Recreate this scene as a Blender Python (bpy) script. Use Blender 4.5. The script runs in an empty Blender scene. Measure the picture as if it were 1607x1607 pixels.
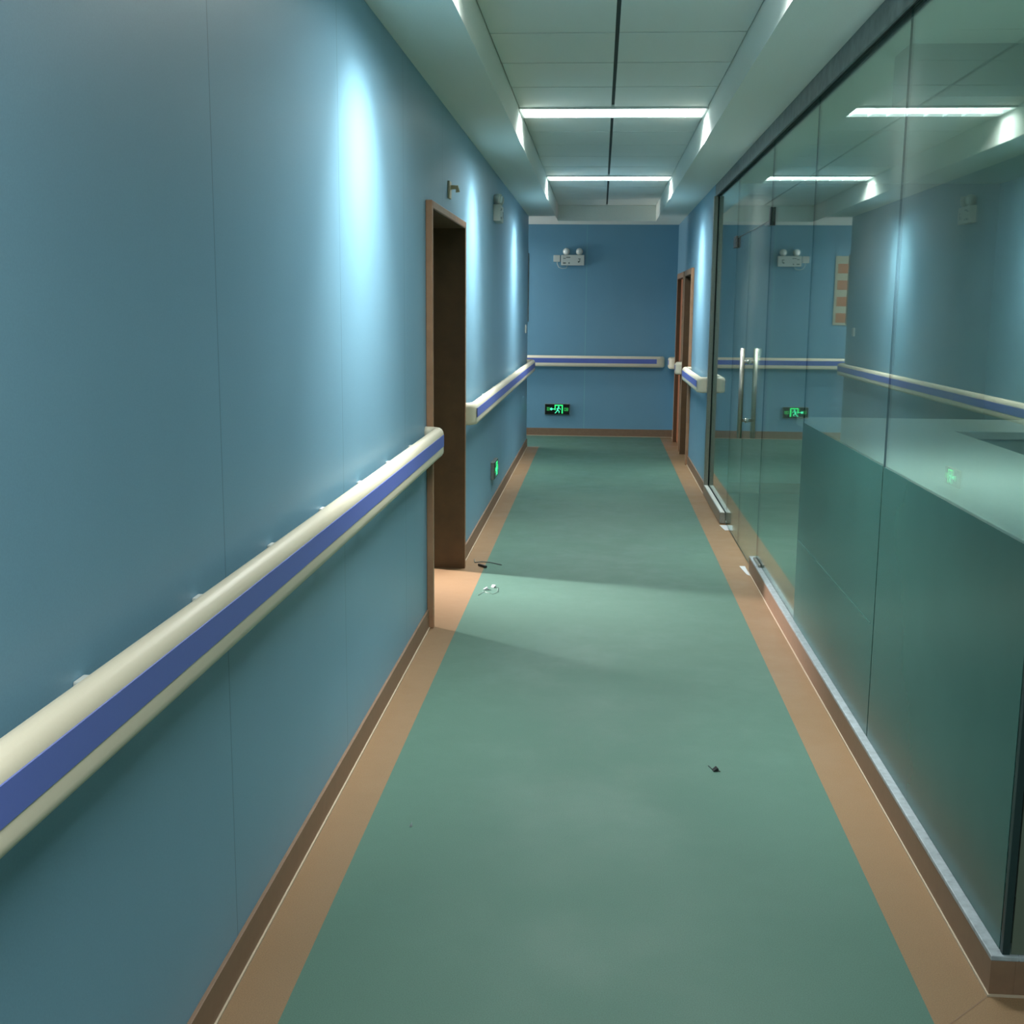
import bpy, bmesh, math, random
from mathutils import Vector, Matrix
random.seed(7)
S = bpy.context.scene
C = S.collection
PI = math.pi

# ------------------------------------------------------------ camera
cam = bpy.data.objects.new('camera', bpy.data.cameras.new('camera'))
C.objects.link(cam)
cr = Vector((0.99722406, 0.07398589, 0.00838225))
cu = Vector((-0.02077212, 0.16832458, 0.98551274))
cf = Vector((-0.0715031, 0.98295113, -0.16939416))
M = Matrix((cr, cu, -cf)).transposed().to_4x4()
M.translation = (0, 0, 1.55)
cam.matrix_world = M
cam.data.sensor_width = 36
cam.data.lens = 1845.66 / 1607 * 36
cam.data.clip_start = 0.05
S.camera = cam

# ------------------------------------------------------------ world, exposure
w = bpy.data.worlds.new('world'); S.world = w; w.use_nodes = True
w.node_tree.nodes['Background'].inputs[0].default_value = (0.55, 0.8, 0.85, 1)
w.node_tree.nodes['Background'].inputs[1].default_value = 0.02
S.view_settings.view_transform = 'Standard'
S.view_settings.look = 'None'
S.view_settings.gamma = 1
S.view_settings.exposure = 0.25

LAMP_Y = [-3.2, 0.38, 4.04, 7.585, 11.24]
LAMP_W = 0.34
TUBE_COL = (0.97, 1.0, 0.98)

def area(name, loc, direction, sx, sy, power, col, spread=180, roll=0):
    l = bpy.data.lights.new(name, 'AREA'); l.shape = 'RECTANGLE'
    l.size = sx; l.size_y = sy; l.energy = power; l.color = col
    l.spread = math.radians(spread)
    o = bpy.data.objects.new(name, l); C.objects.link(o)
    o.location = loc
    q = Vector(direction).to_track_quat('-Z', 'Y')
    o.rotation_euler = q.to_euler()
    return o

# window daylight in the room behind the left doorway, ceiling lamp of the side corridor
area('room_window_light', (-3.8, 7.75, 1.9), (3.4, -1.42, -1.95), 0.2, 0.35, 20, (1.0, 0.90, 0.90), 30)
area('side_corridor_light', (-2.0, 14.05, 2.5), (0, 0, -1), 1.1, 0.3, 22, (1.0, 0.98, 0.95), 170)
area('side_corridor_window_light', (-4.6, 14.05, 1.3), (1, 0, 0.02), 1.0, 1.6, 75, (1.0, 0.97, 0.92), 170)
area('nurse_room_fill', (2.3, 5.6, 2.45), (1, 0.0, -.7), 1.0, 0.3, 18, (1.0, 1, 0.95), 150)  # added fill aimed at the room's side wall to brighten it

# ------------------------------------------------------------ materials
def mat(name, col, rough=0.5, metal=0.0, noise=0.0, nscale=60, bump=0.0, bscale=200, spec=0.5, emit=None, estr=0):
    m = bpy.data.materials.new(name); m.use_nodes = True
    nt = m.node_tree; b = nt.nodes['Principled BSDF']
    b.inputs['Base Color'].default_value = (*col, 1)
    b.inputs['Roughness'].default_value = rough
    b.inputs['Metallic'].default_value = metal
    b.inputs['Specular IOR Level'].default_value = spec
    tc = nt.nodes.new('ShaderNodeTexCoord')
    if noise:
        n = nt.nodes.new('ShaderNodeTexNoise'); n.inputs['Scale'].default_value = nscale
        n.inputs['Detail'].default_value = 5
        nt.links.new(tc.outputs['Object'], n.inputs['Vector'])
        r = nt.nodes.new('ShaderNodeMapRange')
        r.inputs[1].default_value = 0.3; r.inputs[2].default_value = 0.7
        r.inputs[3].default_value = 1 - noise; r.inputs[4].default_value = 1 + noise
        nt.links.new(n.outputs['Fac'], r.inputs[0])
        mx = nt.nodes.new('ShaderNodeVectorMath'); mx.operation = 'SCALE'
        mx.inputs[0].default_value = col
        nt.links.new(r.outputs[0], mx.inputs['Scale'])
        nt.links.new(mx.outputs[0], b.inputs['Base Color'])
    if bump:
        n2 = nt.nodes.new('ShaderNodeTexNoise'); n2.inputs['Scale'].default_value = bscale
        nt.links.new(tc.outputs['Object'], n2.inputs['Vector'])
        bp = nt.nodes.new('ShaderNodeBump'); bp.inputs['Strength'].default_value = bump
        bp.inputs['Distance'].default_value = 0.002
        nt.links.new(n2.outputs['Fac'], bp.inputs['Height'])
        nt.links.new(bp.outputs['Normal'], b.inputs['Normal'])
    if emit:
        b.inputs['Emission Color'].default_value = (*emit, 1)
        b.inputs['Emission Strength'].default_value = estr
    return m

def seam_mat(name, col, axis, origin, period, seam_col, width=0.005, rough=0.42):
    """panelled wall: a thin vertical joint every `period` metres along an axis"""
    m = mat(name, col, rough, spec=0.35)
    nt = m.node_tree; b = nt.nodes['Principled BSDF']
    tc = nt.nodes.new('ShaderNodeTexCoord'); sp = nt.nodes.new('ShaderNodeSeparateXYZ')
    nt.links.new(tc.outputs['Object'], sp.inputs[0])
    def mth(op, a, v=None, c=None):
        n = nt.nodes.new('ShaderNodeMath'); n.operation = op
        for i, q in enumerate((a, v, c)):
            if q is None: continue
            if isinstance(q, (int, float)): n.inputs[i].default_value = q
            else: nt.links.new(q, n.inputs[i])
        return n.outputs[0]
    s = mth('SUBTRACT', sp.outputs[axis], origin - period / 2)
    d = mth('DIVIDE', s, period)
    f = mth('FRACT', d)
    g = mth('ABSOLUTE', mth('SUBTRACT', f, 0.5))
    line = mth('LESS_THAN', g, width / 2 / period)
    n = nt.nodes.new('ShaderNodeTexNoise'); n.inputs['Scale'].default_value = 3.0; n.inputs['Detail'].default_value = 8
    nt.links.new(tc.outputs['Object'], n.inputs['Vector'])
    n3 = nt.nodes.new('ShaderNodeTexNoise'); n3.inputs['Scale'].default_value = 260
    nt.links.new(tc.outputs['Object'], n3.inputs['Vector'])
    vv = mth('ADD', mth('MULTIPLY_ADD', n.outputs['Fac'], 0.10, 0.95), mth('MULTIPLY_ADD', n3.outputs['Fac'], 0.16, -0.08))
    sc = nt.nodes.new('ShaderNodeVectorMath'); sc.operation = 'SCALE'; sc.inputs[0].default_value = col
    nt.links.new(vv, sc.inputs['Scale'])
    mx = nt.nodes.new('ShaderNodeMix'); mx.data_type = 'RGBA'
    nt.links.new(line, mx.inputs[0]); nt.links.new(sc.outputs[0], mx.inputs[6]); mx.inputs[7].default_value = (*seam_col, 1)
    nt.links.new(mx.outputs[2], b.inputs['Base Color'])
    return m

def floor_mat(name, col, dirt=(0.8, 0.8, 0.8), rough=0.42):
    m = mat(name, col, rough, spec=0.3)
    nt = m.node_tree; b = nt.nodes['Principled BSDF']
    tc = nt.nodes.new('ShaderNodeTexCoord')
    n = nt.nodes.new('ShaderNodeTexNoise'); n.inputs['Scale'].default_value = 320; n.inputs['Detail'].default_value = 2
    n2 = nt.nodes.new('ShaderNodeTexNoise'); n2.inputs['Scale'].default_value = 1.6; n2.inputs['Detail'].default_value = 9; n2.inputs['Roughness'].default_value = 0.65
    for q in (n, n2): nt.links.new(tc.outputs['Object'], q.inputs['Vector'])
    r1 = nt.nodes.new('ShaderNodeMapRange'); r1.inputs[1].default_value = .3; r1.inputs[2].default_value = .7; r1.inputs[3].default_value = .86; r1.inputs[4].default_value = 1.14
    nt.links.new(n.outputs['Fac'], r1.inputs[0])
    sc = nt.nodes.new('ShaderNodeVectorMath'); sc.operation = 'SCALE'; sc.inputs[0].default_value = col
    nt.links.new(r1.outputs[0], sc.inputs['Scale'])
    r2 = nt.nodes.new('ShaderNodeMapRange'); r2.inputs[1].default_value = .52; r2.inputs[2].default_value = .72; r2.inputs[3].default_value = 0; r2.inputs[4].default_value = .3
    nt.links.new(n2.outputs['Fac'], r2.inputs[0])
    mx = nt.nodes.new('ShaderNodeMix'); mx.data_type = 'RGBA'
    nt.links.new(r2.outputs[0], mx.inputs[0]); nt.links.new(sc.outputs[0], mx.inputs[6])
    mx.inputs[7].default_value = (col[0] * dirt[0], col[1] * dirt[1], col[2] * dirt[2], 1)
    nt.links.new(mx.outputs[2], b.inputs['Base Color'])
    r3 = nt.nodes.new('ShaderNodeMapRange'); r3.inputs[1].default_value = .35; r3.inputs[2].default_value = .65; r3.inputs[3].default_value = rough - .08; r3.inputs[4].default_value = rough + .12
    nt.links.new(n2.outputs['Fac'], r3.inputs[0]); nt.links.new(r3.outputs[0], b.inputs['Roughness'])
    return m

def glass_mat(name, tint, rough=0.0, haze=0.0):
    m = bpy.data.materials.new(name); m.use_nodes = True
    nt = m.node_tree; nt.nodes.clear()
    out = nt.nodes.new('ShaderNodeOutputMaterial')
    tr = nt.nodes.new('ShaderNodeBsdfTransparent'); tr.inputs[0].default_value = (*tint, 1)
    gl = nt.nodes.new('ShaderNodeBsdfGlossy'); gl.inputs['Roughness'].default_value = rough
    gl.inputs['Color'].default_value = (0.93, 1, 0.98, 1)
    geo = nt.nodes.new('ShaderNodeNewGeometry')
    dot = nt.nodes.new('ShaderNodeVectorMath'); dot.operation = 'DOT_PRODUCT'
    nt.links.new(geo.outputs['Incoming'], dot.inputs[0]); nt.links.new(geo.outputs['Normal'], dot.inputs[1])
    def mth(op, a, v=None):
        n = nt.nodes.new('ShaderNodeMath'); n.operation = op
        for i, q in enumerate((a, v)):
            if q is None: continue
            if isinstance(q, (int, float)): n.inputs[i].default_value = q
            else: nt.links.new(q, n.inputs[i])
        return n.outputs[0]
    k = mth('SUBTRACT', 1.0, mth('ABSOLUTE', dot.outputs['Value']))
    fr = mth('ADD', mth('MULTIPLY', mth('POWER', k, 5.0), 0.96), 0.04)
    mx = nt.nodes.new('ShaderNodeMixShader')
    nt.links.new(fr, mx.inputs[0]); nt.links.new(tr.outputs[0], mx.inputs[1]); nt.links.new(gl.outputs[0], mx.inputs[2])
    last = mx.outputs[0]
    if haze:
        df = nt.nodes.new('ShaderNodeBsdfDiffuse'); df.inputs[0].default_value = (0.6, 0.65, 0.62, 1)
        tc = nt.nodes.new('ShaderNodeTexCoord'); n = nt.nodes.new('ShaderNodeTexNoise')
        n.inputs['Scale'].default_value = 2.2; n.inputs['Detail'].default_value = 8
        nt.links.new(tc.outputs['Object'], n.inputs['Vector'])
        r = nt.nodes.new('ShaderNodeMapRange'); r.inputs[1].default_value = .35; r.inputs[2].default_value = .75
        r.inputs[3].default_value = haze * .4; r.inputs[4].default_value = haze * 1.6
        nt.links.new(n.outputs['Fac'], r.inputs[0])
        m2 = nt.nodes.new('ShaderNodeMixShader')
        nt.links.new(r.outputs[0], m2.inputs[0]); nt.links.new(last, m2.inputs[1]); nt.links.new(df.outputs[0], m2.inputs[2])
        last = m2.outputs[0]
    nt.links.new(last, out.inputs[0])
    return m

WALL = (0.165, 0.325, 0.43)
m_wall_side = seam_mat('blue_panel_side', WALL, 1, 2.503, 1.2255, (0.07, 0.17, 0.22), 0.004)
m_wall_end = seam_mat('blue_panel_end', (0.15, 0.315, 0.43), 0, -0.18, 1.22, (0.17, 0.38, 0.45), 0.010)
m_slab = mat('ceiling_plaster', (0.74, 0.78, 0.72), 0.8, noise=0.03, nscale=150)
m_side_ceiling = mat('side_ceiling_plaster', (0.80, 0.78, 0.72), 0.8, noise=0.03, nscale=150)
m_tile = mat('mineral_tile', (0.76, 0.79, 0.74), 0.9, noise=0.05, nscale=400, bump=0.3, bscale=500)
m_gap = mat('tile_grid_gap', (0.05, 0.07, 0.07), 0.8)  # dark backing that shows in the joints between tiles
m_green = floor_mat('green_vinyl', (0.072, 0.152, 0.115), (1.25, 1.15, 1.2), 0.52)
m_orange = floor_mat('orange_vinyl', (0.235, 0.148, 0.077), (0.85, 0.88, 0.92), 0.5)
m_seal = mat('pale_caulk', (0.44, 0.36, 0.26), 0.6)
m_base = mat('brown_skirting', (0.205, 0.125, 0.075), 0.5, noise=0.06, nscale=30)
m_stone = mat('grey_marble_cap', (0.30, 0.35, 0.37), 0.35, noise=0.22, nscale=45)
m_cream = mat('cream_vinyl', (0.68, 0.62, 0.475), 0.45, bump=0.05)
m_stripe = mat('blue_vinyl', (0.10, 0.145, 0.46), 0.5, bump=0.05)
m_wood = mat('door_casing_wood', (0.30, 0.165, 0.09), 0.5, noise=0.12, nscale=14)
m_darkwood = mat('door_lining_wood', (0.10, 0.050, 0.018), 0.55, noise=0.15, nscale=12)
m_redwood = mat('door_leaf_wood', (0.42, 0.14, 0.06), 0.45, noise=0.12, nscale=10)
m_steel = mat('brushed_steel', (0.33, 0.32, 0.28), 0.32, metal=0.9, noise=0.08, nscale=80)
m_chrome = mat('polished_steel', (0.62, 0.60, 0.56), 0.16, metal=1.0)
m_frame = mat('dark_steel_channel', (0.15, 0.18, 0.18), 0.5, metal=0.3, noise=0.25, nscale=14)
m_frame2 = mat('black_gasket', (0.012, 0.03, 0.03), 0.5)
m_glass = glass_mat('clear_glass', (0.86, 0.955, 0.915), 0.0, 0.02)
m_film = mat('frosted_film', (0.034, 0.112, 0.098), 0.26, spec=0.26, noise=0.05, nscale=3)
m_filmjoint = mat('film_joint_line', (0.05, 0.15, 0.125), 0.4)
m_film2 = mat('grey_frosted_film', (0.11, 0.135, 0.10), 0.4)
m_edge = mat('glass_edge', (0.015, 0.06, 0.05), 0.2)
m_white = mat('white_plastic', (0.58, 0.60, 0.56), 0.5)
m_ivory = mat('ivory_plastic', (0.52, 0.46, 0.32), 0.5)
m_dark = mat('dark_plastic', (0.03, 0.035, 0.035), 0.4)
m_black = mat('black_sign_face', (0.004, 0.006, 0.005), 0.25)
m_greenled = mat('green_light', (0.0, 0.2, 0.05), 0.5, emit=(0.03, 1.0, 0.22), estr=1.15)
m_cyanled = mat('cyan_light', (0.0, 0.2, 0.1), 0.5, emit=(0.08, 1.0, 0.50), estr=1.1)
m_greendim = mat('dim_green_light', (0.0, 0.2, 0.05), 0.5, emit=(0.06, 0.75, 0.14), estr=0.55)
m_lampglow = mat('lamp_louvre_glow', (0.8, 0.9, 0.9), 0.4, emit=(0.86, 1.0, 1.0), estr=1.1)
m_tube = mat('lamp_tube', (0.9, 0.9, 0.9), 0.4, emit=(0.9, 1.0, 1.0), estr=4.0)
m_lampwhite = mat('lamp_white_enamel', (0.75, 0.8, 0.78), 0.4)
m_counter = mat('counter_laminate', (0.30, 0.36, 0.33), 0.45, noise=0.04, nscale=6)
m_countertop = mat('counter_stone', (0.42, 0.46, 0.45), 0.4, noise=0.06, nscale=40)
m_desk = mat('desk_laminate', (0.05, 0.06, 0.06), 0.5)
m_poster = mat('poster_paper', (0.42, 0.41, 0.30), 0.6)
m_posterband = mat('poster_orange', (0.42, 0.16, 0.07), 0.6)
m_paper = mat('white_paper', (0.52, 0.55, 0.57), 0.6)
m_wire = mat('dark_wire', (0.02, 0.02, 0.02), 0.5)
m_wiregrey = mat('grey_wire', (0.11, 0.13, 0.12), 0.5)
m_roomwall = mat('pale_room_wall', (0.42, 0.47, 0.45), 0.7, noise=0.03, nscale=8)
m_lens = mat('spot_lens', (0.75, 0.78, 0.75), 0.15)

# ------------------------------------------------------------ mesh helpers
def box(bm, x0, x1, y0, y1, z0, z1, mi=0, bev=0.0):
    r = bmesh.ops.create_cube(bm, size=1)
    vs = r['verts']
    for v in vs:
        v.co = Vector(((x0 + x1) / 2 + v.co.x * (x1 - x0), (y0 + y1) / 2 + v.co.y * (y1 - y0), (z0 + z1) / 2 + v.co.z * (z1 - z0)))
    fs = set(f for v in vs for f in v.link_faces)
    for f in fs: f.material_index = mi
    if bev:
        es = set(e for v in vs for e in v.link_edges)
        r = bmesh.ops.bevel(bm, geom=list(es), offset=bev, segments=2, affect='EDGES', profile=0.5)
        for f in r['faces']: f.material_index = mi
    return vs

def quad(bm, pts, mi=0):
    f = bm.faces.new([bm.verts.new(p) for p in pts]); f.material_index = mi
    return f

def tube(bm, pts, rad, seg=12, mi=0):
    pts = [Vector(p) for p in pts]; rings = []
    for i, p in enumerate(pts):
        t = (pts[min(i + 1, len(pts) - 1)] - pts[max(i - 1, 0)]).normalized()
        a = t.cross(Vector((0, 0, 1)) if abs(t.z) < .9 else Vector((1, 0, 0))).normalized(); b = t.cross(a)
        rings.append([bm.verts.new(p + rad * (math.cos(2 * PI * k / seg) * a + math.sin(2 * PI * k / seg) * b)) for k in range(seg)])
    for r0, r1 in zip(rings, rings[1:]):
        for k in range(seg):
            f = bm.faces.new((r0[k], r0[(k + 1) % seg], r1[(k + 1) % seg], r1[k])); f.material_index = mi; f.smooth = True
    for r in (rings[0], rings[-1]):
        f = bm.faces.new(r); f.material_index = mi

def lathe(bm, base, axis, prof, seg=20, mi=0):
    """prof: list of (radius, distance along axis)"""
    base = Vector(base); t = Vector(axis).normalized()
    a = t.cross(Vector((0, 0, 1)) if abs(t.z) < .9 else Vector((1, 0, 0))).normalized(); b = t.cross(a)
    rings = [[bm.verts.new(base + t * d + max(r, 1e-4) * (math.cos(2 * PI * k / seg) * a + math.sin(2 * PI * k / seg) * b)) for k in range(seg)] for r, d in prof]
    for r0, r1 in zip(rings, rings[1:]):
        for k in range(seg):
            f = bm.faces.new((r0[k], r0[(k + 1) % seg], r1[(k + 1) % seg], r1[k])); f.material_index = mi; f.smooth = True
    for r in (rings[0], rings[-1]):
        f = bm.faces.new(r); f.material_index = mi

def obj(name, bm, mats, parent=None):
    bmesh.ops.recalc_face_normals(bm, faces=bm.faces)
    me = bpy.data.meshes.new(name); bm.to_mesh(me); bm.free()
    for m in (mats if isinstance(mats, (list, tuple)) else [mats]): me.materials.append(m)
    o = bpy.data.objects.new(name, me); C.objects.link(o)
    if parent:
        o.parent = parent
        o.matrix_parent_inverse = Matrix.Translation(-parent.location)
    return o

def tag(o, label, cat, group=None, kind=None):
    o['label'] = label; o['category'] = cat
    if group: o['group'] = group
    if kind: o['kind'] = kind
    return o

def empty(name, loc=(0, 0, 0)):
    o = bpy.data.objects.new(name, None); C.objects.link(o); o.location = loc
    o.empty_display_size = 0.1
    return o

def struct(name, bm, m, label=None, cat=None):
    o = obj(name, bm, m); o['kind'] = 'structure'
    if label: o['label'] = label; o['category'] = cat
    return o

def B(): return bmesh.new()

# ------------------------------------------------------------ key dimensions
XL = -0.82; XR = 0.925; XG = 0.955
YE = 14.7; YLE = 13.45; YB = -5.0
ZC = 2.58; ZT = 2.76
TX0, TX1, TY0, TY1 = -0.52, 0.62, YB + .1, 14.15
DY0, DY1, DTOP = 5.57, 6.98, 2.05     # left doorway, outside of the casing
CW = 0.06
GXO = -0.675; GXI = 0.770             # green / orange boundaries
RX1 = 3.24                            # nurse room far side
PY0 = 2.56                            # near corner of the glass partition

# ------------------------------------------------------------ floor
bm = B()
def fr(x0, x1, y0, y1, mi, z=0.0): quad(bm, [(x0, y0, z), (x1, y0, z), (x1, y1, z), (x0, y1, z)], mi)
fr(GXO, GXI, YB, YE, 0)                       # green lane
fr(XL, GXO, YB, YLE, 1)                       # left border strip
fr(-5, XL, 13.62, YE, 0); fr(XL, GXO, 13.62, YE, 0)
fr(XL, GXO, 13.45, 13.62, 0); fr(-5, XL, YLE, 13.62, 0)
fr(GXI, XG, PY0 + .01, YE, 1); fr(GXI, XR, PY0 - .155, PY0 + .01, 1)                # right border strip
fr(XR, 6, PY0 - .155, PY0 + .01, 1)
fr(GXI, 6, YB, PY0 - .155, 0)
fr(XG, RX1, PY0 + .01, 10.2, 0)               # nurse room
fr(-1.02, XL, DY0, DY1, 1); fr(-5, -1.02, 4.5, 10, 0)
struct('floor', bm, [m_green, m_orange])
# welded joint lines of the vinyl
bm = B()
box(bm, XL, GXO + .01, 13.44, 13.455, 0.0, 0.001)
bm2 = bm
struct('trim_1', bm, m_seal)
bm = B()
p = [Vector((GXI, PY0 - .155, 0.0006)), Vector((XR, PY0, 0.0006))]
d = (p[1] - p[0]).normalized(); n = Vector((-d.y, d.x, 0)) * .0012
quad(bm, [p[0] - n, p[1] - n, p[1] + n, p[0] + n])
struct('trim_2', bm, m_base)

# ------------------------------------------------------------ walls
bm = B()
box(bm, -1.02, XL, YB, DY0 + .016, 0, 2.75)
box(bm, -1.02, XL, DY1 - .016, YLE, 0, 2.75)
box(bm, -1.02, XL, DY0 + .016, DY1 - .016, DTOP - .016, 2.75)
struct('wall_left', bm, m_wall_side)
bm = B(); box(bm, -5, 1.2, YE, YE + .1, 0, 2.75); struct('wall_end', bm, m_wall_end)
bm = B(); box(bm, -5, -1.02, YLE - .15, YLE, 0, 2.75); struct('wall_side_corridor', bm, m_wall_side)
bm = B(); box(bm, -5.1, -5, 4.4, YE, 0, 2.75); struct('wall_far_left', bm, m_roomwall)
bm = B(); box(bm, -5, -1.02, 4.4, 4.5, 0, 2.75); box(bm, -5, -1.02, 10, 10.1, 0, 2.75); struct('wall_left_room', bm, m_roomwall)
# right wall beyond the glass, with two doorways
D2 = (12.05, 13.02); D3 = (13.22, 14.25); DT2 = 1.98
bm = B()
box(bm, XR, XR + .2, 10.1, D2[0] + .04, 0, 2.75)
box(bm, XR, XR + .2, D2[1] - .04, D3[0] + .04, 0, 2.75)
box(bm, XR, XR + .2, D3[1] - .04, YE, 0, 2.75)
box(bm, XR, XR + .2, D2[0] + .04, D2[1] - .04, DT2 - .04, 2.75)
box(bm, XR, XR + .2, D3[0] + .04, D3[1] - .04, DT2 - .04, 2.75)
struct('wall_right', bm, m_wall_side)
bm = B(); box(bm, XR + .2, RX1, 10.2, 10.3, 0, 2.75); struct('wall_nurse_room_end', bm, m_roomwall)
bm = B(); box(bm, RX1, RX1 + .1, YB, 10.3, 0, 2.75); struct('wall_nurse_room_side', bm, m_roomwall)
bm = B(); box(bm, -1.02, RX1, YB - .1, YB, 0, 2.75); struct('wall_back', bm, m_wall_side)
bm = B(); box(bm, 1.125, 2.4, 11.9, 12.0, 0, 2.75); box(bm, 2.3, 2.4, 12.0, 14.8, 0, 2.75); struct('wall_store_room', bm, m_roomwall)

# ------------------------------------------------------------ ceiling (plaster border with a recessed tiled tray)
bm = B()
TH = 0.3
box(bm, -1.02, TX0, YB, YLE, ZC, ZC + TH, 0)
box(bm, TX1, XG + .05, YB, YE, ZC, ZC + TH, 0)
box(bm, TX0, TX1, TY1, YE, ZC, ZC + TH, 0)
box(bm, TX0, TX1, YB, TY0, ZC, ZC + TH, 0)
box(bm, -5, TX0, YLE, YE, ZC, ZC + TH, 1)
box(bm, XG + .05, RX1, YB, 10.3, ZC + .02, ZC + TH, 0)
box(bm, XG + .05, 2.4, 10.3, YE, ZC, ZC + TH, 0)
box(bm, -5, -1.02, 4.4, 10.1, ZC, ZC + TH, 0)
# tray back and tiles
box(bm, TX0 - .02, TX1 + .02, TY0 - .02, TY1 + .02, ZT + .012, ZT + .05, 3)
PITCH = 0.615
xs = [(TX0, 0.044), (0.054, TX1)]
def tile_row(y0, y1):
    for a, b in xs:
        box(bm, a + .004, b - .004 if b < .5 else b - .004, y0 + .0075, y1 - .0075, ZT, ZT + .012, 2, 0.0015)
edges = []
lamps = sorted(LAMP_Y)
prev = TY0
for ly in lamps + [None]:
    stop = (ly - LAMP_W / 2) if ly is not None else TY1
    if stop > prev + .05:
        nrow = max(1, round((stop - prev) / PITCH)); st = (stop - prev) / nrow
        for k in range(nrow): tile_row(prev + k * st, prev + (k + 1) * st)
    prev = (ly + LAMP_W / 2) if ly is not None else prev
struct('ceiling', bm, [m_slab, m_side_ceiling, m_tile, m_gap])

# soffit inside the glazed room
bm = B(); box(bm, 1.2, RX1, 5.0, 5.25, 2.40, ZC + .02); struct('trim_3', bm, m_roomwall)

# ------------------------------------------------------------ skirtings
def skirt(name, segs, lab=None):
    bm = B()
    for (x0, x1, y0, y1, sx0, sx1, sy0, sy1) in segs:
        box(bm, x0, x1, y0, y1, 0.003, 0.095, 0, 0.001)
        box(bm, sx0, sx1, sy0, sy1, 0.0, 0.006, 1)
    return struct(name, bm, [m_base, m_seal])
T = 0.010; Q = 0.005
skirt('baseboard_left', [(XL, XL + T, YB, DY0, XL, XL + T + Q, YB, DY0), (XL, XL + T, DY1, YLE, XL, XL + T + Q, DY1, YLE)])
skirt('baseboard_end', [(-5, XR, YE - T, YE, -5, XR, YE - T - .008, YE)])
skirt('baseboard_right', [(XR - T, XR, 10.1, D2[0], XR - T - Q, XR, 10.1, D2[0]), (XR - T, XR, D2[1], D3[0], XR - T - Q, XR, D2[1], D3[0]),
                          (XR - T, XR, D3[1], YE, XR - T - Q, XR, D3[1], YE)])
bm = B(); box(bm, 1.125, RX1, 10.19, 10.2, 0.0, .095, 0, .001); struct('baseboard_nurse_room', bm, m_base)

# plinth under the glass: brown front, marble cap, turns the near corner
YS = 7.03
bm = B()
box(bm, XR, XR + .055, PY0, YS, 0.003, 0.088, 0, .001)
box(bm, XR + .055, RX1, PY0, PY0 + .055, 0.003, 0.088, 0, .001)
box(bm, XR - .004, XR, PY0 - .004, YS, 0.0, 0.005, 1)
box(bm, XR, RX1, PY0 - .004, PY0, 0.0, 0.005, 1)
struct('baseboard_partition', bm, [m_base, m_seal])
bm = B()
box(bm, XR - .001, XR + .062, PY0 - .001, YS, 0.088, 0.100, 0, .002)
box(bm, XR + .062, RX1, PY0 - .001, PY0 + .062, 0.088, 0.100, 0, .002)
struct('trim_4', bm, m_stone)

# ------------------------------------------------------------ doors
def casing(name, x, y0, y1, top, side, depth_in, leaf=None, near_pro=.035, label=None, cw=CW):
    """side=+1: casing protrudes towards +x (left wall), -1 towards -x"""
    root = empty(name, (x, (y0 + y1) / 2, 0)); root['kind'] = 'structure'
    if label: root['label'] = label; root['category'] = 'door'
    a, b = sorted((x, x + side * near_pro))
    bm = B()
    box(bm, a, b, y0, y0 + cw, 0, top, 0, .004); box(bm, a, b, y1 - cw, y1, 0, top, 0, .004)
    box(bm, a, b, y0 + cw, y1 - cw, top - cw, top, 0, .004)
    obj('door_casing', bm, m_wood, root)
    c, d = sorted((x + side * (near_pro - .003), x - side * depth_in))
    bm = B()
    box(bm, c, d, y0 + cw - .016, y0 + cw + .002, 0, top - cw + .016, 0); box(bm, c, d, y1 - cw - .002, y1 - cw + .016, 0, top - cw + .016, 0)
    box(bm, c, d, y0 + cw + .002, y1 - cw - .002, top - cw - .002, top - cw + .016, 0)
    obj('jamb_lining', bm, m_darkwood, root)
    if leaf:
        bm = B(); e = x - side * leaf; e0, e1 = sorted((e, e - side * .04))
        box(bm, e0, e1, y0 + cw, y1 - cw, .008, top - cw, 0, .002)
        lf = obj('door_leaf', bm, m_redwood, root)
        bm = B(); fx = e + side * .03
        lathe(bm, (e, y0 + cw + .07, 1.0), (side, 0, 0), [(.025, 0), (.025, .006), (.01, .008), (.01, .03)])
        tube(bm, [(fx, y0 + cw + .07, 1.0), (fx, y0 + cw + .19, 1.0)], .009)
        obj('door_handle', bm, m_chrome, lf)
    return root
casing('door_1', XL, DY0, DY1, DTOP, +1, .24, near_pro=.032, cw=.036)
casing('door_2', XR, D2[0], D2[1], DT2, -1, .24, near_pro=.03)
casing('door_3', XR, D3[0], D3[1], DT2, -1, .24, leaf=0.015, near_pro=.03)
# ------------------------------------------------------------ handrails
def arc(cx, cy, r, a0, a1, n=7):
    return [(cx + r * math.cos(math.radians(a0 + (a1 - a0) * k / n)), cy + r * math.sin(math.radians(a0 + (a1 - a0) * k / n))) for k in range(n + 1)]

def sweep(bm, path, prof, mi=0, smooth=True):
    """path: plan polyline; prof: closed list (offset to the right of travel, z)"""
    P = [Vector((x, y)) for x, y in path]; rings = []
    for i, p in enumerate(P):
        t0 = (P[i] - P[i - 1]).normalized() if i > 0 else (P[1] - P[0]).normalized()
        t1 = (P[i + 1] - P[i]).normalized() if i < len(P) - 1 else t0
        t = (t0 + t1).normalized(); nn = Vector((t.y, -t.x)); k = 1 / max(.5, t.dot(t1))
        rings.append([bm.verts.new((p.x + nn.x * o_ * k, p.y + nn.y * o_ * k, z)) for o_, z in prof])
    m = len(prof)
    for r0, r1 in zip(rings, rings[1:]):
        for k in range(m):
            f = bm.faces.new((r0[k], r0[(k + 1) % m], r1[(k + 1) % m], r1[k])); f.material_index = mi; f.smooth = smooth
    for r in (rings[0], rings[-1]):
        f = bm.faces.new(r); f.material_index = mi; f.smooth = False

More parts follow.
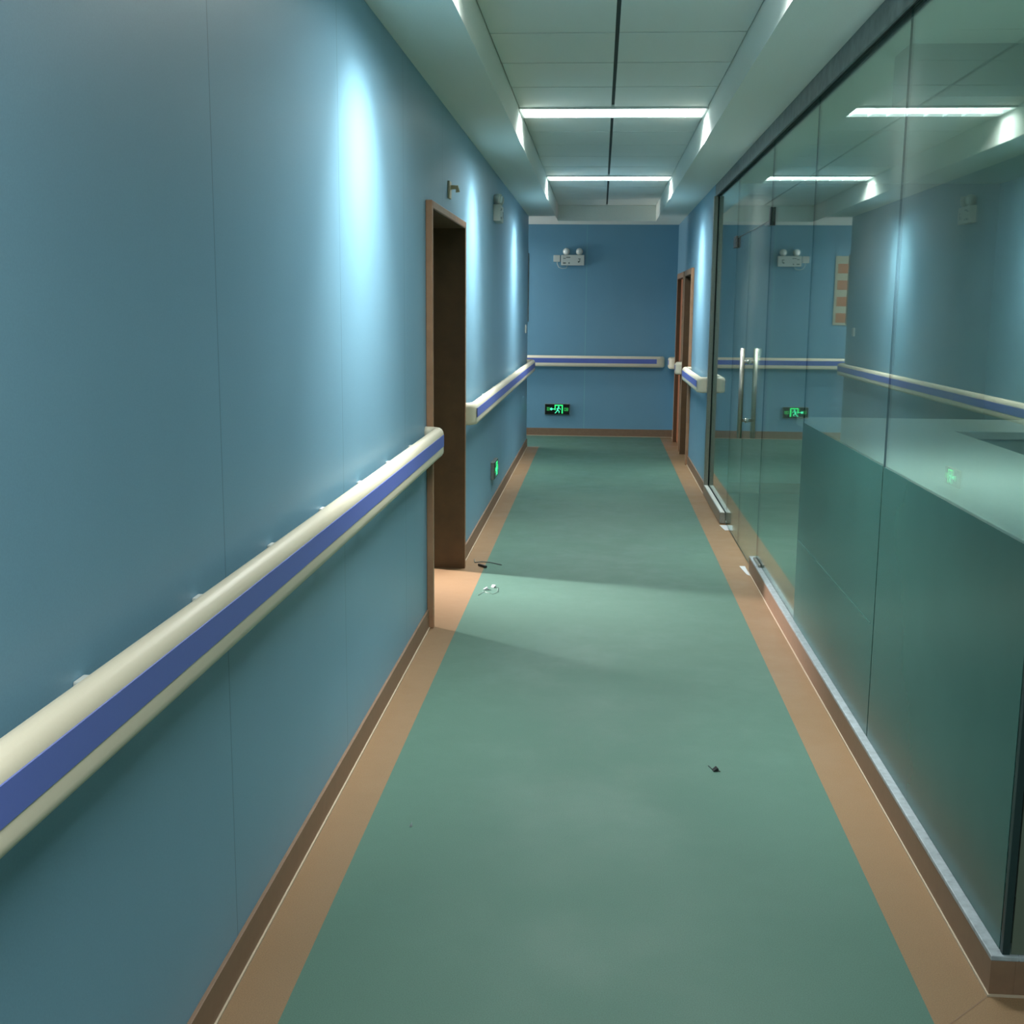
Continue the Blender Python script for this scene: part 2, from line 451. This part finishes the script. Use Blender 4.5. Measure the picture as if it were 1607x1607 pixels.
# cross section, offset measured from the centre line (right of travel = away from the wall)
Z0, Z1 = .865, 1.0
PROF = [(-.020, Z0 + .012), (-.012, Z0 + .002), (0.006, Z0), (.023, Z0 + .004), (.029, Z0 + .013), (.031, Z0 + .024),
        (.031, Z0 + .044), (.031, Z0 + .100), (.031, Z0 + .106), (.029, Z0 + .115), (.023, Z0 + .126), (.013, Z0 + .133), (0.003, Z1), (-.007, Z0 + .133), (-.015, Z0 + .125), (-.020, Z0 + .112), (-.014, Z0 + .09), (-.014, Z0 + .03)]
STR = [(.0300, Z0 + .046), (.0325, Z0 + .048), (.0325, Z0 + .102), (.0300, Z0 + .104)]
DC = 0.064   # centre line distance from the wall

def handrail(name, wallpt, along, out, length, label, ret0=True, ret1=True, brackets=(), stripe=(0.05, None), caps=True):
    """wallpt: start on the wall (plan), along/out: unit vectors (plan)"""
    w0 = Vector(wallpt); a = Vector(along); o_ = Vector(out)
    flip = (a.y * o_.x - a.x * o_.y) > 0        # out is to the right of travel
    root = empty(name, (w0.x, w0.y, 0))
    R = .045
    def pt(s, dd): q = w0 + a * s + o_ * dd; return (q.x, q.y)
    path = []
    if ret0:
        path += [pt(0.031, 0.0), pt(0.031, DC - R)] + [pt(0.031 + R - R * math.cos(t), DC - R + R * math.sin(t)) for t in [PI / 2 * k / 6 for k in range(1, 7)]]
    else: path += [pt(0, DC)]
    if ret1:
        e = length - 0.031
        path += [pt(e - R + R * math.sin(t), DC - R + R * math.cos(t)) for t in [PI / 2 * k / 6 for k in range(0, 7)]] + [pt(e, 0.0)]
    else: path += [pt(length, DC)]
    pr = PROF if flip else [(-o2, z) for o2, z in PROF]
    bm = B(); sweep(bm, path, pr); obj('grip_rail', bm, m_cream, root)
    s0 = stripe[0]; s1 = stripe[1] if stripe[1] is not None else length - .075
    st = STR if flip else [(-o2, z) for o2, z in STR]
    bm = B(); sweep(bm, [pt(s0, DC), pt(s1, DC)], st, smooth=False)
    obj('bumper_strip', bm, m_stripe, root)['label'] = 'blue bumper strip'
    for s in brackets:
        bm = B(); q0 = w0 + a * (s - .02); q1 = w0 + a * (s + .02) + o_ * (DC - .02)
        box(bm, min(q0.x, q1.x), max(q0.x, q1.x), min(q0.y, q1.y), max(q0.y, q1.y), Z0 + .035, Z0 + .10, 0, .003)
        obj('bracket', bm, m_white, root)
    tag(root, label, 'handrail')
    return root

near_l = DY0 - .01
handrail('handrail', (XL, YB), (0, 1), (1, 0), near_l - YB, 'long cream and blue handrail on the left wall, nearest the camera, ending at the doorway',
         ret0=False, brackets=[6.2 + .55 * k for k in range(8)], stripe=(0, near_l - YB - .072))
handrail('handrail', (XL, DY1 - .0), (0, 1), (1, 0), YLE - DY1 - .03, 'cream and blue handrail on the left wall beyond the wooden doorway',
         brackets=[.5 + .8 * k for k in range(7)], stripe=(.045, None))
handrail('handrail', (-4.5, YE), (1, 0), (0, -1), 4.5 + .80, 'cream and blue handrail running across the far end wall', ret0=False,
         brackets=[1 + .8 * k for k in range(5)], stripe=(0.0, 5.2))
handrail('handrail', (XR, 10.12), (0, 1), (-1, 0), D2[0] - 10.12, 'short cream and blue handrail on the right wall between glass partition and open doorway',
         brackets=[.5, 1.4], stripe=(.05, None))
handrail('handrail', (XR, D2[1] - .01), (0, 1), (-1, 0), .22, 'tiny cream handrail piece on the right wall between the two far doors', stripe=(.07, .15))
handrail('handrail', (XR, D3[1]), (0, 1), (-1, 0), .33, 'tiny cream handrail piece in the far right corner beyond the reddish door', stripe=(.07, .2))

# ------------------------------------------------------------ glass partition
TG = 0.006
def pane(name, y0, y1, z0, z1, x=XG, parent=None):
    bm = B(); box(bm, x - TG / 2, x + TG / 2, y0, y1, z0, z1, 0)
    bm.faces.ensure_lookup_table(); bm.normal_update()
    for f in bm.faces:
        if abs(f.normal.x) < .9: f.material_index = 1
    return obj(name, bm, [m_glass, m_edge], parent)
G = .0015
S1, S2, S3, S4, S5, S6 = 3.97, 5.55, 6.93, 7.87, 8.62, 10.045
ZB = .100; ZH = 2.50; ZD = 2.06
gs1 = tag(pane('glass_screen', PY0 + .024, S1 - G, ZB, ZH), 'large clear glass panel of the partition, nearest the camera at the corner', 'glass panel')
gs2 = tag(pane('glass_screen', S1 + G, S2 - G, ZB, ZH), 'clear glass panel in the middle of the partition, second from the near corner', 'glass panel')
tag(pane('glass_screen', S2 + G, S3 - G, ZB, ZH), 'clear glass panel just before the glass doors, at the far end of the counter', 'glass panel')
tag(pane('glass_screen', S5 + G, S6, .085, ZH), 'clear glass panel between the glass doors and the steel post', 'glass panel')
tag(pane('glass_transom', S3 + G, S5 - G, ZD + .004, ZH), 'clear glass transom above the glass doors', 'glass panel')
for g, a, b in ((gs1, PY0 + .030, S1 - .005), (gs2, S1 + .005, S2 - G)):
    bm = B(); box(bm, XG - TG / 2 - .0012, XG - TG / 2 - .0002, a, b, ZB + .001, 1.045, 0)
    obj('frosted_film', bm, m_film, g)['label'] = 'green frosted film on the lower half'
bm = B(); box(bm, XG - TG / 2 - .0018, XG - TG / 2 - .0011, S1 + .05, S2 - .03, .492, .4955, 0)
obj('film_joint', bm, m_filmjoint, gs2)
# side return pane at the near corner, and its dark joint
bm = B(); box(bm, XG + .014, RX1, PY0 + .010, PY0 + .018, ZB, ZH, 0)
gs3 = tag(obj('glass_screen', bm, [m_glass, m_edge]), 'glass panel turning the near corner at the right edge, its lower half frosted grey', 'glass panel')
bm = B(); box(bm, XG + .016, RX1 - .002, PY0 + .0085, PY0 + .0095, ZB + .001, 1.045, 0)
obj('frosted_film', bm, m_film2, gs3)['label'] = 'grey frosted film on the lower half'
bm = B(); box(bm, XG - .0045, XG + .012, PY0 + .006, PY0 + .022, ZB, ZH, 0, .001)
tag(obj('corner_gasket', bm, m_frame2), 'thin black upright joint at the near corner of the glass partition', 'gasket')

# header channel
bm = B()
box(bm, XR + .002, XR + .012, PY0, 10.1, 2.485, ZC, 0)
box(bm, XG + .018, XG + .028, PY0, 10.1, 2.485, ZC, 0)
box(bm, XR + .012, XG - .008, PY0, 10.1, 2.500, 2.512, 0)
box(bm, XG + .008, XG + .018, PY0, 10.1, 2.500, 2.512, 0)
hd = obj('header_channel', bm, m_frame)
tag(hd, 'dark steel channel along the ceiling holding the top of the glass partition', 'metal channel')
bm = B()
for sgn in (-1, 1): box(bm, XG + sgn * .0065 - .0015, XG + sgn * .0065 + .0015, PY0, 10.05, 2.492, 2.514, 0)
obj('gasket', bm, m_frame2, hd)

# steel post where the partition meets the blue wall
bm = B()
box(bm, XR - .012, XG - .008, 10.05, 10.1, .0, 2.485, 0, .002)
box(bm, XG + .008, XG + .045, 10.05, 10.1, .0, 2.485, 0, .002)
box(bm, XG - .008, XG + .008, 10.075, 10.1, .0, 2.485, 1)
tag(obj('steel_post', bm, [m_steel, m_frame2]), 'brushed steel post where the glass partition meets the blue wall', 'post')

# stub of floor rail with fixed glass
bm = B()
box(bm, XR - .015, XG - .006, 8.66, 10.05, 0.004, .085, 0, .002)
box(bm, XG + .006, XG + .040, 8.66, 10.05, 0.004, .085, 0, .002)
box(bm, XG - .006, XG + .006, 8.66, 10.05, 0.004, .06, 0)
rl = obj('floor_rail', bm, m_steel)
bm = B(); box(bm, XR - .010, XG - .010, 8.665, 10.045, .085, .0875, 0); obj('glazing_strip', bm, m_white, rl)['label'] = 'pale strip on top'
tag(rl, 'brushed steel rail on the floor holding the glass beside the post', 'rail')
bm = B(); box(bm, XG - .004, XG + .006, 8.655, 8.662, .012, .06, 0, .001); box(bm, XG - .008, XG + .012, 8.62, 8.655, .008, .03, 0, .003)
obj('pivot_pin', bm, m_chrome, rl)

# doors
def glass_door(y0, y1, hy, label, hinge_y):
    root = empty('glass_door', (XG, (y0 + y1) / 2, 0)); tag(root, label, 'door')
    pane('door_glass', y0 + G, y1 - G, .012, ZD, XG, root)
    for sx in (-1, 1):
        if hy is None: break
        x = XG + sx * .045
        bm = B(); tube(bm, [(x, hy, .745), (x, hy, 1.32)], .0155, 16)
        h = obj('pull_handle', bm, m_steel, root)
        for z in (.86, 1.235):
            bm = B(); lathe(bm, (XG + sx * .004, hy, z), (sx, 0, 0), [(.016, 0), (.016, .008), (.010, .010), (.010, .042)], 16)
            obj('standoff', bm, m_chrome, h)
    return root
d1 = glass_door(S3, S4, 7.66, 'glass door leaf with tall steel pull handles, nearer the camera', S3)
d2 = glass_door(S4, S5, None, 'glass door leaf without handles, next to the steel floor rail', S5)
# patch fittings
def fitting(name, y0, y1, z0, z1, m, parent, w=.018):
    bm = B(); box(bm, XG - w, XG - .0045, y0, y1, z0, z1, 0, .003); box(bm, XG + .0045, XG + w, y0, y1, z0, z1, 0, .003)
    return obj(name, bm, m, parent)
pf = empty('patch_fitting', (XG, S3 - .02, ZD)); tag(pf, 'L-shaped dark clamp on the glass above the handles of the near door leaf', 'fitting')
fitting('clamp_plate', S3 - .07, S3 - .02, 2.03, 2.13, m_dark, pf)
fitting('clamp_arm', S3 + .004, S3 + .15, 2.035, ZD - .002, m_chrome, pf, .014)
pf = empty('patch_fitting', (XG, S5, ZD)); tag(pf, 'small black clamp on the glass at the far top corner of the doors', 'fitting')
fitting('clamp_plate', S5 - .08, S5 + .06, 1.995, 2.075, m_dark, pf, .020)
# clamp patch at the plinth end
pf = empty('floor_clamp', (XG, YS, .1)); tag(pf, 'steel clamp plate on the marble cap at the foot of the near glass door leaf', 'fitting')
fitting('clamp_plate', 6.70, 6.92, .101, .118, m_steel, pf, .020)
# reveal beads: dark seal between leaves and transom
bm = B(); box(bm, XG - .005, XG + .005, S3, S5, ZD - .001 + .001, ZD + .0045, 0)
tag(obj('door_head_seal', bm, m_frame2), 'thin dark seal line along the top of the glass doors', 'seal')

# white tape scraps at the foot of the partition
def scrap(name, pts, z, m, label, cat='scrap', lift=0.0):
    bm = B()
    top = [bm.verts.new((x, y, z + .0015 + (lift if i == 0 else 0))) for i, (x, y) in enumerate(pts)]
    bot = [bm.verts.new((x, y, z)) for x, y in pts]
    bm.faces.new(top); bm.faces.new(bot[::-1])
    for i in range(len(pts)):
        j = (i + 1) % len(pts); bm.faces.new((top[i], bot[i], bot[j], top[j]))
    return tag(obj(name, bm, m), label, cat)
scrap('paper_scrap', [(.905, 8.60), (1.0, 8.62), (1.0, 8.42), (.925, 8.40)], 0.0005, m_paper, 'white paper scrap under the end of the steel floor rail', 'paper')
scrap('paper_scrap', [(.888, 7.19), (.922, 7.19), (.921, 6.93), (.905, 6.96)], 0.0005, m_paper, 'small white paper scrap on the orange strip beside the plinth end', 'paper')

# ------------------------------------------------------------ reception counter behind the glass
root = empty('reception_counter', (1.4, 4.5, 0))
tag(root, 'grey reception counter close behind the glass partition', 'counter')
cy0, cy1 = 2.76, 6.25
bm = B()
box(bm, 1.075, 1.10, cy0, cy1, 0.40, .96, 0)
box(bm, 1.075, 1.10, cy0, cy1, 0.10, .388, 0)
box(bm, 1.08, 1.10, cy0, cy1, 0.385, .402, 1)
obj('front_panel', bm, [m_counter, m_paper], root)
bm = B(); box(bm, 1.10, 1.12, cy0 + .02, cy1 - .02, 0, .10, 0); obj('plinth', bm, m_dark, root)
bm = B(); box(bm, 1.10, 1.66, cy0, cy0 + .025, 0, .96, 0); obj('end_panel', bm, m_counter, root)
bm = B(); box(bm, 1.10, 2.30, cy1 - .025, cy1, 0, .96, 0); obj('end_panel', bm, m_counter, root)
bm = B(); box(bm, 1.64, 1.66, cy0 + .025, 5.75, 0.76, .96, 0); box(bm, 1.66, 2.3, 5.73, 5.75, .76, .96, 0); obj('inner_panel', bm, m_counter, root)
bm = B(); box(bm, 1.055, 1.69, cy0 - .03, 5.72, .96, 1.0, 0, .004); box(bm, 1.055, 2.34, 5.72, cy1 + .12, .96, 1.0, 0, .004)
obj('countertop', bm, m_countertop, root)
bm = B(); box(bm, 1.66, 2.30, cy0 + .05, 5.73, .72, .75, 0, .003); obj('desk_top', bm, m_desk, root)
bm = B(); box(bm, 2.26, 2.30, cy0 + .05, 5.73, 0, .72, 0, .003); obj('desk_side', bm, m_counter, root)

# ------------------------------------------------------------ ceiling lamps
def ceiling_lamp(y, label):
    root = empty('ceiling_lamp', (.05, y, ZT)); tag(root, label, 'ceiling lamp')
    y0, y1 = y - LAMP_W / 2, y + LAMP_W / 2
    zt = ZT + .012
    bm = B()   # housing: shallow white tray inside the ceiling thickness
    x0, x1 = TX0 + .002, TX1 - .002
    box(bm, x0, x1, y0, y0 + .012, ZT - .012, zt, 0); box(bm, x0, x1, y1 - .012, y1, ZT - .012, zt, 0)
    box(bm, x0, x0 + .012, y0 + .012, y1 - .012, ZT - .012, zt, 0); box(bm, x1 - .012, x1, y0 + .012, y1 - .012, ZT - .012, zt, 0)
    obj('lamp_housing', bm, m_lampwhite, root)
    bm = B(); box(bm, x0 + .012, x1 - .012, y0 + .012, y1 - .012, zt - .003, zt, 0)
    obj('reflector', bm, m_lampglow, root)
    for k in range(2):
        ty = y - .07 + .14 * k
        bm = B(); tube(bm, [(x0 + .02, ty, ZT - .001), (x1 - .02, ty, ZT - .001)], .008, 10); obj('lamp_tube', bm, m_tube, root)
    for k in range(9):
        fx = x0 + (x1 - x0) * (k + 1) / 10
        bm = B(); box(bm, fx - .0015, fx + .0015, y0 + .012, y1 - .012, ZT - .014, ZT + .004, 0); obj('louvre_fin', bm, m_lampglow, root)
    return root
labs = ['ceiling lamp bar behind the camera', 'ceiling lamp bar overhead of the camera', 'ceiling lamp bar just above the top edge of view',
        'glowing louvred lamp bar across the ceiling tray, the nearer in view', 'glowing louvred lamp bar across the ceiling tray, the farther one by the end wall']
for y, lb in zip(LAMP_Y, labs):
    if y > 3: ceiling_lamp(y, lb)
    area('ceiling_lamp_light', (.05, y, ZT - .02), (0, 0, -1), 1.08, .26, 38, TUBE_COL, 152)
    for sx in (-1, 1):   # beam thrown past the lamp end by its parabolic reflector
        area('lamp_end_beam', (.05 + sx * .45, y + .02, ZT - .022), (sx * .50, 0, -1), .12, .16, 8.5, TUBE_COL, 66)

# ------------------------------------------------------------ twin-head emergency lights
def emergency(loc, rotz, label, jbox=True):
    """built facing -y at the origin, then turned"""
    root = empty('emergency_light', loc); root.rotation_euler = (0, 0, rotz); tag(root, label, 'emergency light')
    def add(name, bm, m, parent=root):
        bmesh.ops.recalc_face_normals(bm, faces=bm.faces)
        me = bpy.data.meshes.new(name); bm.to_mesh(me); bm.free()
        for q in (m if isinstance(m, list) else [m]): me.materials.append(q)
        o = bpy.data.objects.new(name, me); C.objects.link(o); o.parent = parent; return o
    bm = B(); box(bm, -.14, .14, -.055, 0, -.062, .062, 0, .006); add('housing', bm, m_white)
    for (x, z, w, h) in ((-.055, .032, .05, .010), (-.10, .02, .03, .008), (-.045, -.035, .016, .016), (-.10, -.035, .035, .014), (.08, .015, .03, .008), (.072, -.02, .018, .02), (.085, -.005, .008, .03)):
        bm = B(); box(bm, x - w / 2, x + w / 2, -.057, -.054, z - h / 2, z + h / 2); add('indicator', bm, m_wiregrey)
    for sx in (-.075, .075):
        bm = B(); lathe(bm, (sx, -.02, .105), (sx * 4, -1, -.15), [(.02, -.025), (.036, -.01), (.042, .01), (.040, .03), (.034, .034)], 20)
        hd_ = add('lamp_head', bm, m_white)
        bm = B(); lathe(bm, (sx * 1.0 + sx * .11, -.0535, .1005), (sx * 4, -1, -.15), [(.033, -.002), (.024, .005), (.0, .007)], 20)
        add('lens', bm, m_lens, hd_)
        bm = B(); tube(bm, [(sx, -.025, .06), (sx, -.02, .075)], .012, 10); add('neck', bm, m_dark, hd_)
    if jbox:
        bm = B(); box(bm, -.235, -.155, -.035, 0, -.02, .06, 0, .004); add('socket', bm, m_white)
        bm = B(); tube(bm, [(-.19, -.03, -.02), (-.19, -.03, -.045), (-.17, -.025, -.085), (-.13, -.02, -.10), (-.08, -.02, -.095), (-.06, -.02, -.06)], .004, 8); add('cord', bm, m_white)
    return root
emergency((-.35, YE, 2.153), 0, 'white twin-head emergency light high on the far end wall')
emergency((XL, 9.2, 2.27), PI / 2, 'white twin-head emergency light high on the left wall beyond the doorway', False)

# ------------------------------------------------------------ exit signs
def exit_sign(loc, rotz, label, w=.31, h=.135, flip=False):
    root = empty('exit_sign', loc); root.rotation_euler = (0, 0, rotz); tag(root, label, 'exit sign')
    def add(name, bm, m, parent=root):
        bmesh.ops.recalc_face_normals(bm, faces=bm.faces)
        me = bpy.data.meshes.new(name); bm.to_mesh(me); bm.free(); me.materials.append(m)
        o = bpy.data.objects.new(name, me); C.objects.link(o); o.parent = parent; return o
    bm = B(); box(bm, -w / 2, w / 2, -.028, 0, -h / 2, h / 2, 0, .003); add('sign_case', bm, m_steel)
    bm = B(); box(bm, -w / 2 + .004, w / 2 - .004, -.032, -.028, -h / 2 + .004, h / 2 - .004, 0); add('sign_face', bm, m_black)
    k = h / .135
    def rc(bm, x0, x1, z0, z1): box(bm, x0, x1, -.0335, -.031, z0 * k, z1 * k)
    def bar(bm, a, b, t):
        a = Vector(a) * 1.0; b = Vector(b); d = (b - a).normalized(); n = Vector((-d.y, d.x)) * t / 2
        P = [a + n, b + n, b - n, a - n]
        vs = [bm.verts.new((p_.x, -.0335, p_.y * k)) for p_ in P] + [bm.verts.new((p_.x, -.031, p_.y * k)) for p_ in P]
        bm.faces.new(vs[:4]); bm.faces.new(vs[4:][::-1])
        for i in range(4): bm.faces.new((vs[i], vs[(i + 1) % 4], vs[4 + (i + 1) % 4], vs[4 + i]))
    # doorway outline
    bm = B(); rc(bm, -.032, .070, .044, .056); rc(bm, -.032, -.020, -.010, .044); rc(bm, .056, .070, -.052, .044)
    add('doorway_symbol', bm, m_greenled)
    # running figure
    bm = B(); bmesh.ops.create_circle(bm, cap_ends=True, segments=14, radius=.010, matrix=Matrix.Translation((.018, -.0338, .030)) @ Matrix.Rotation(PI / 2, 4, 'X'))
    bar(bm, (.014, .018), (.002, -.012), .016); bar(bm, (.010, .014), (.036, .010), .006); bar(bm, (.036, .010), (.040, -.004), .006)
    bar(bm, (.012, .014), (-.010, .004), .006)
    bar(bm, (.002, -.012), (.026, -.024), .009); bar(bm, (.026, -.024), (.022, -.046), .009)
    bar(bm, (.002, -.012), (-.012, -.034), .009); bar(bm, (-.012, -.034), (-.028, -.048), .009)
    add('running_figure', bm, m_cyanled)
    # arrow towards the left
    bm = B(); rc(bm, -.072, -.028, -.001, .007)
    bmesh.ops.create_circle(bm, cap_ends=True, segments=16, radius=.016, matrix=Matrix.Translation((-.074, -.0338, .003)) @ Matrix.Rotation(PI / 2, 4, 'X'))
    add('arrow', bm, m_cyanled)
    # small characters either side
    bm = B()
    for cx in (-.122, -.102):
        for z in (.020, .003, -.014): rc(bm, cx - .008, cx + .008, z - .002, z + .003)
        rc(bm, cx - .002, cx + .002, -.016, .022)
    add('characters', bm, m_greendim)
    bm = B()
    for cx in (.098, .125):
        rc(bm, cx - .011, cx + .011, .014, .019); rc(bm, cx - .011, cx + .011, -.019, -.014)
        rc(bm, cx - .011, cx - .007, -.014, .014); rc(bm, cx + .007, cx + .011, -.014, .014)
    rc(bm, .119, .131, -.004, .003)
    add('characters', bm, m_greendim)
    return root
exit_sign((-.513, YE, .333), 0, 'green lit exit sign with running figure low on the far end wall')
exit_sign((XL, 9.12, .32), PI / 2, 'green lit exit sign low on the left wall beyond the doorway')

# ------------------------------------------------------------ poster on the end wall, round the corner
bm = B(); box(bm, -1.36, -.905, YE - .008, YE, 1.40, 2.22, 0)
po = obj('wall_poster', bm, m_poster); tag(po, 'cream poster with four orange bands on the end wall, seen reflected in the glass', 'poster')
for k in range(4):
    bm = B(); z = 2.07 - .195 * k; box(bm, -1.33, -.935, YE - .010, YE - .0078, z - .055, z + .058, 0)
    obj('orange_band', bm, m_posterband, po)

# small ivory cable outlet above the doorway, and thin dark corner strip at the far end of the left wall
bm = B(); box(bm, XL, XL + .012, 6.37, 6.45, 2.13, 2.22, 0, .003)
co = obj('cable_outlet', bm, m_ivory); tag(co, 'small ivory cable outlet on the blue wall above the doorway', 'outlet')
bm = B(); tube(bm, [(XL + .01, 6.42, 2.19), (XL + .045, 6.42, 2.19), (XL + .05, 6.42, 2.165)], .012, 10)
obj('stub', bm, m_ivory, co)
bm = B(); box(bm, XL - .03, XL + .012, YLE, YLE + .02, 1.42, 2.18, 0, .002)
tag(obj('corner_strip', bm, m_frame), 'thin dark strip at the far corner of the left wall', 'board')
bm = B(); box(bm, XL, XL + .012, 13.0, 13.09, 1.30, 1.39, 0, .002)
tag(obj('light_switch', bm, m_white), 'white light switch near the far end of the left wall', 'switch')

# ------------------------------------------------------------ litter on the floor
def wire(pts, rad, m, label, name='wire_offcut'):
    bm = B(); tube(bm, pts, rad, 8); return tag(obj(name, bm, m), label, 'litter')
wire([(-.755, 7.17, .008), (-.745, 7.10, .004), (-.70, 7.13, .004), (-.64, 7.11, .004), (-.575, 7.05, .004)], .003, m_wiregrey, 'thin grey wire offcut lying beside the doorway')
wire([(-.712, 7.02, .008), (-.69, 7.0, .008), (-.662, 6.965, .008)], .008, m_wire, 'short thick black wire offcut beside the doorway')
def chip(name, c, size, m, label, rz):
    bm = B()
    P = [(-1, -.5), (.2, -.9), (1, -.2), (.6, .8), (-.5, .9)]
    pts = [(c[0] + size * (x * math.cos(rz) - y * math.sin(rz)), c[1] + size * (x * math.sin(rz) + y * math.cos(rz))) for x, y in P]
    top = [bm.verts.new((x, y, .004 + .010 * (i % 2))) for i, (x, y) in enumerate(pts)]; bot = [bm.verts.new((x, y, .0005)) for x, y in pts]
    bm.faces.new(top); bm.faces.new(bot[::-1])
    for i in range(5): j = (i + 1) % 5; bm.faces.new((top[i], bot[i], bot[j], top[j]))
    return tag(obj(name, bm, m), label, 'litter')
chip('plastic_chip', (-.61, 6.41), .016, m_paper, 'white plastic chip on the green floor before the doorway, the left one', .3)
chip('plastic_chip', (-.572, 6.47), .014, m_paper, 'white plastic chip on the green floor before the doorway, the right one', 1.3)
wire([(-.64, 6.27, .002), (-.615, 6.36, .003), (-.60, 6.33, .003), (-.56, 6.30, .002), (-.54, 6.36, .003), (-.545, 6.45, .002)], .0011, m_counter, 'thin pale thread lying around the white plastic chips')
chip('dirt_crumb', (.425, 3.86), .012, m_wire, 'black dirt crumb on the green floor near the right border', .5)
wire([(.405, 3.90, .002), (.415, 3.87, .002), (.44, 3.85, .003)], .0015, m_wire, 'tiny dark thread beside the black dirt crumb')
chip('dirt_crumb', (-.542, 3.33), .004, m_paper, 'tiny white crumb on the green floor near the left border', .1)
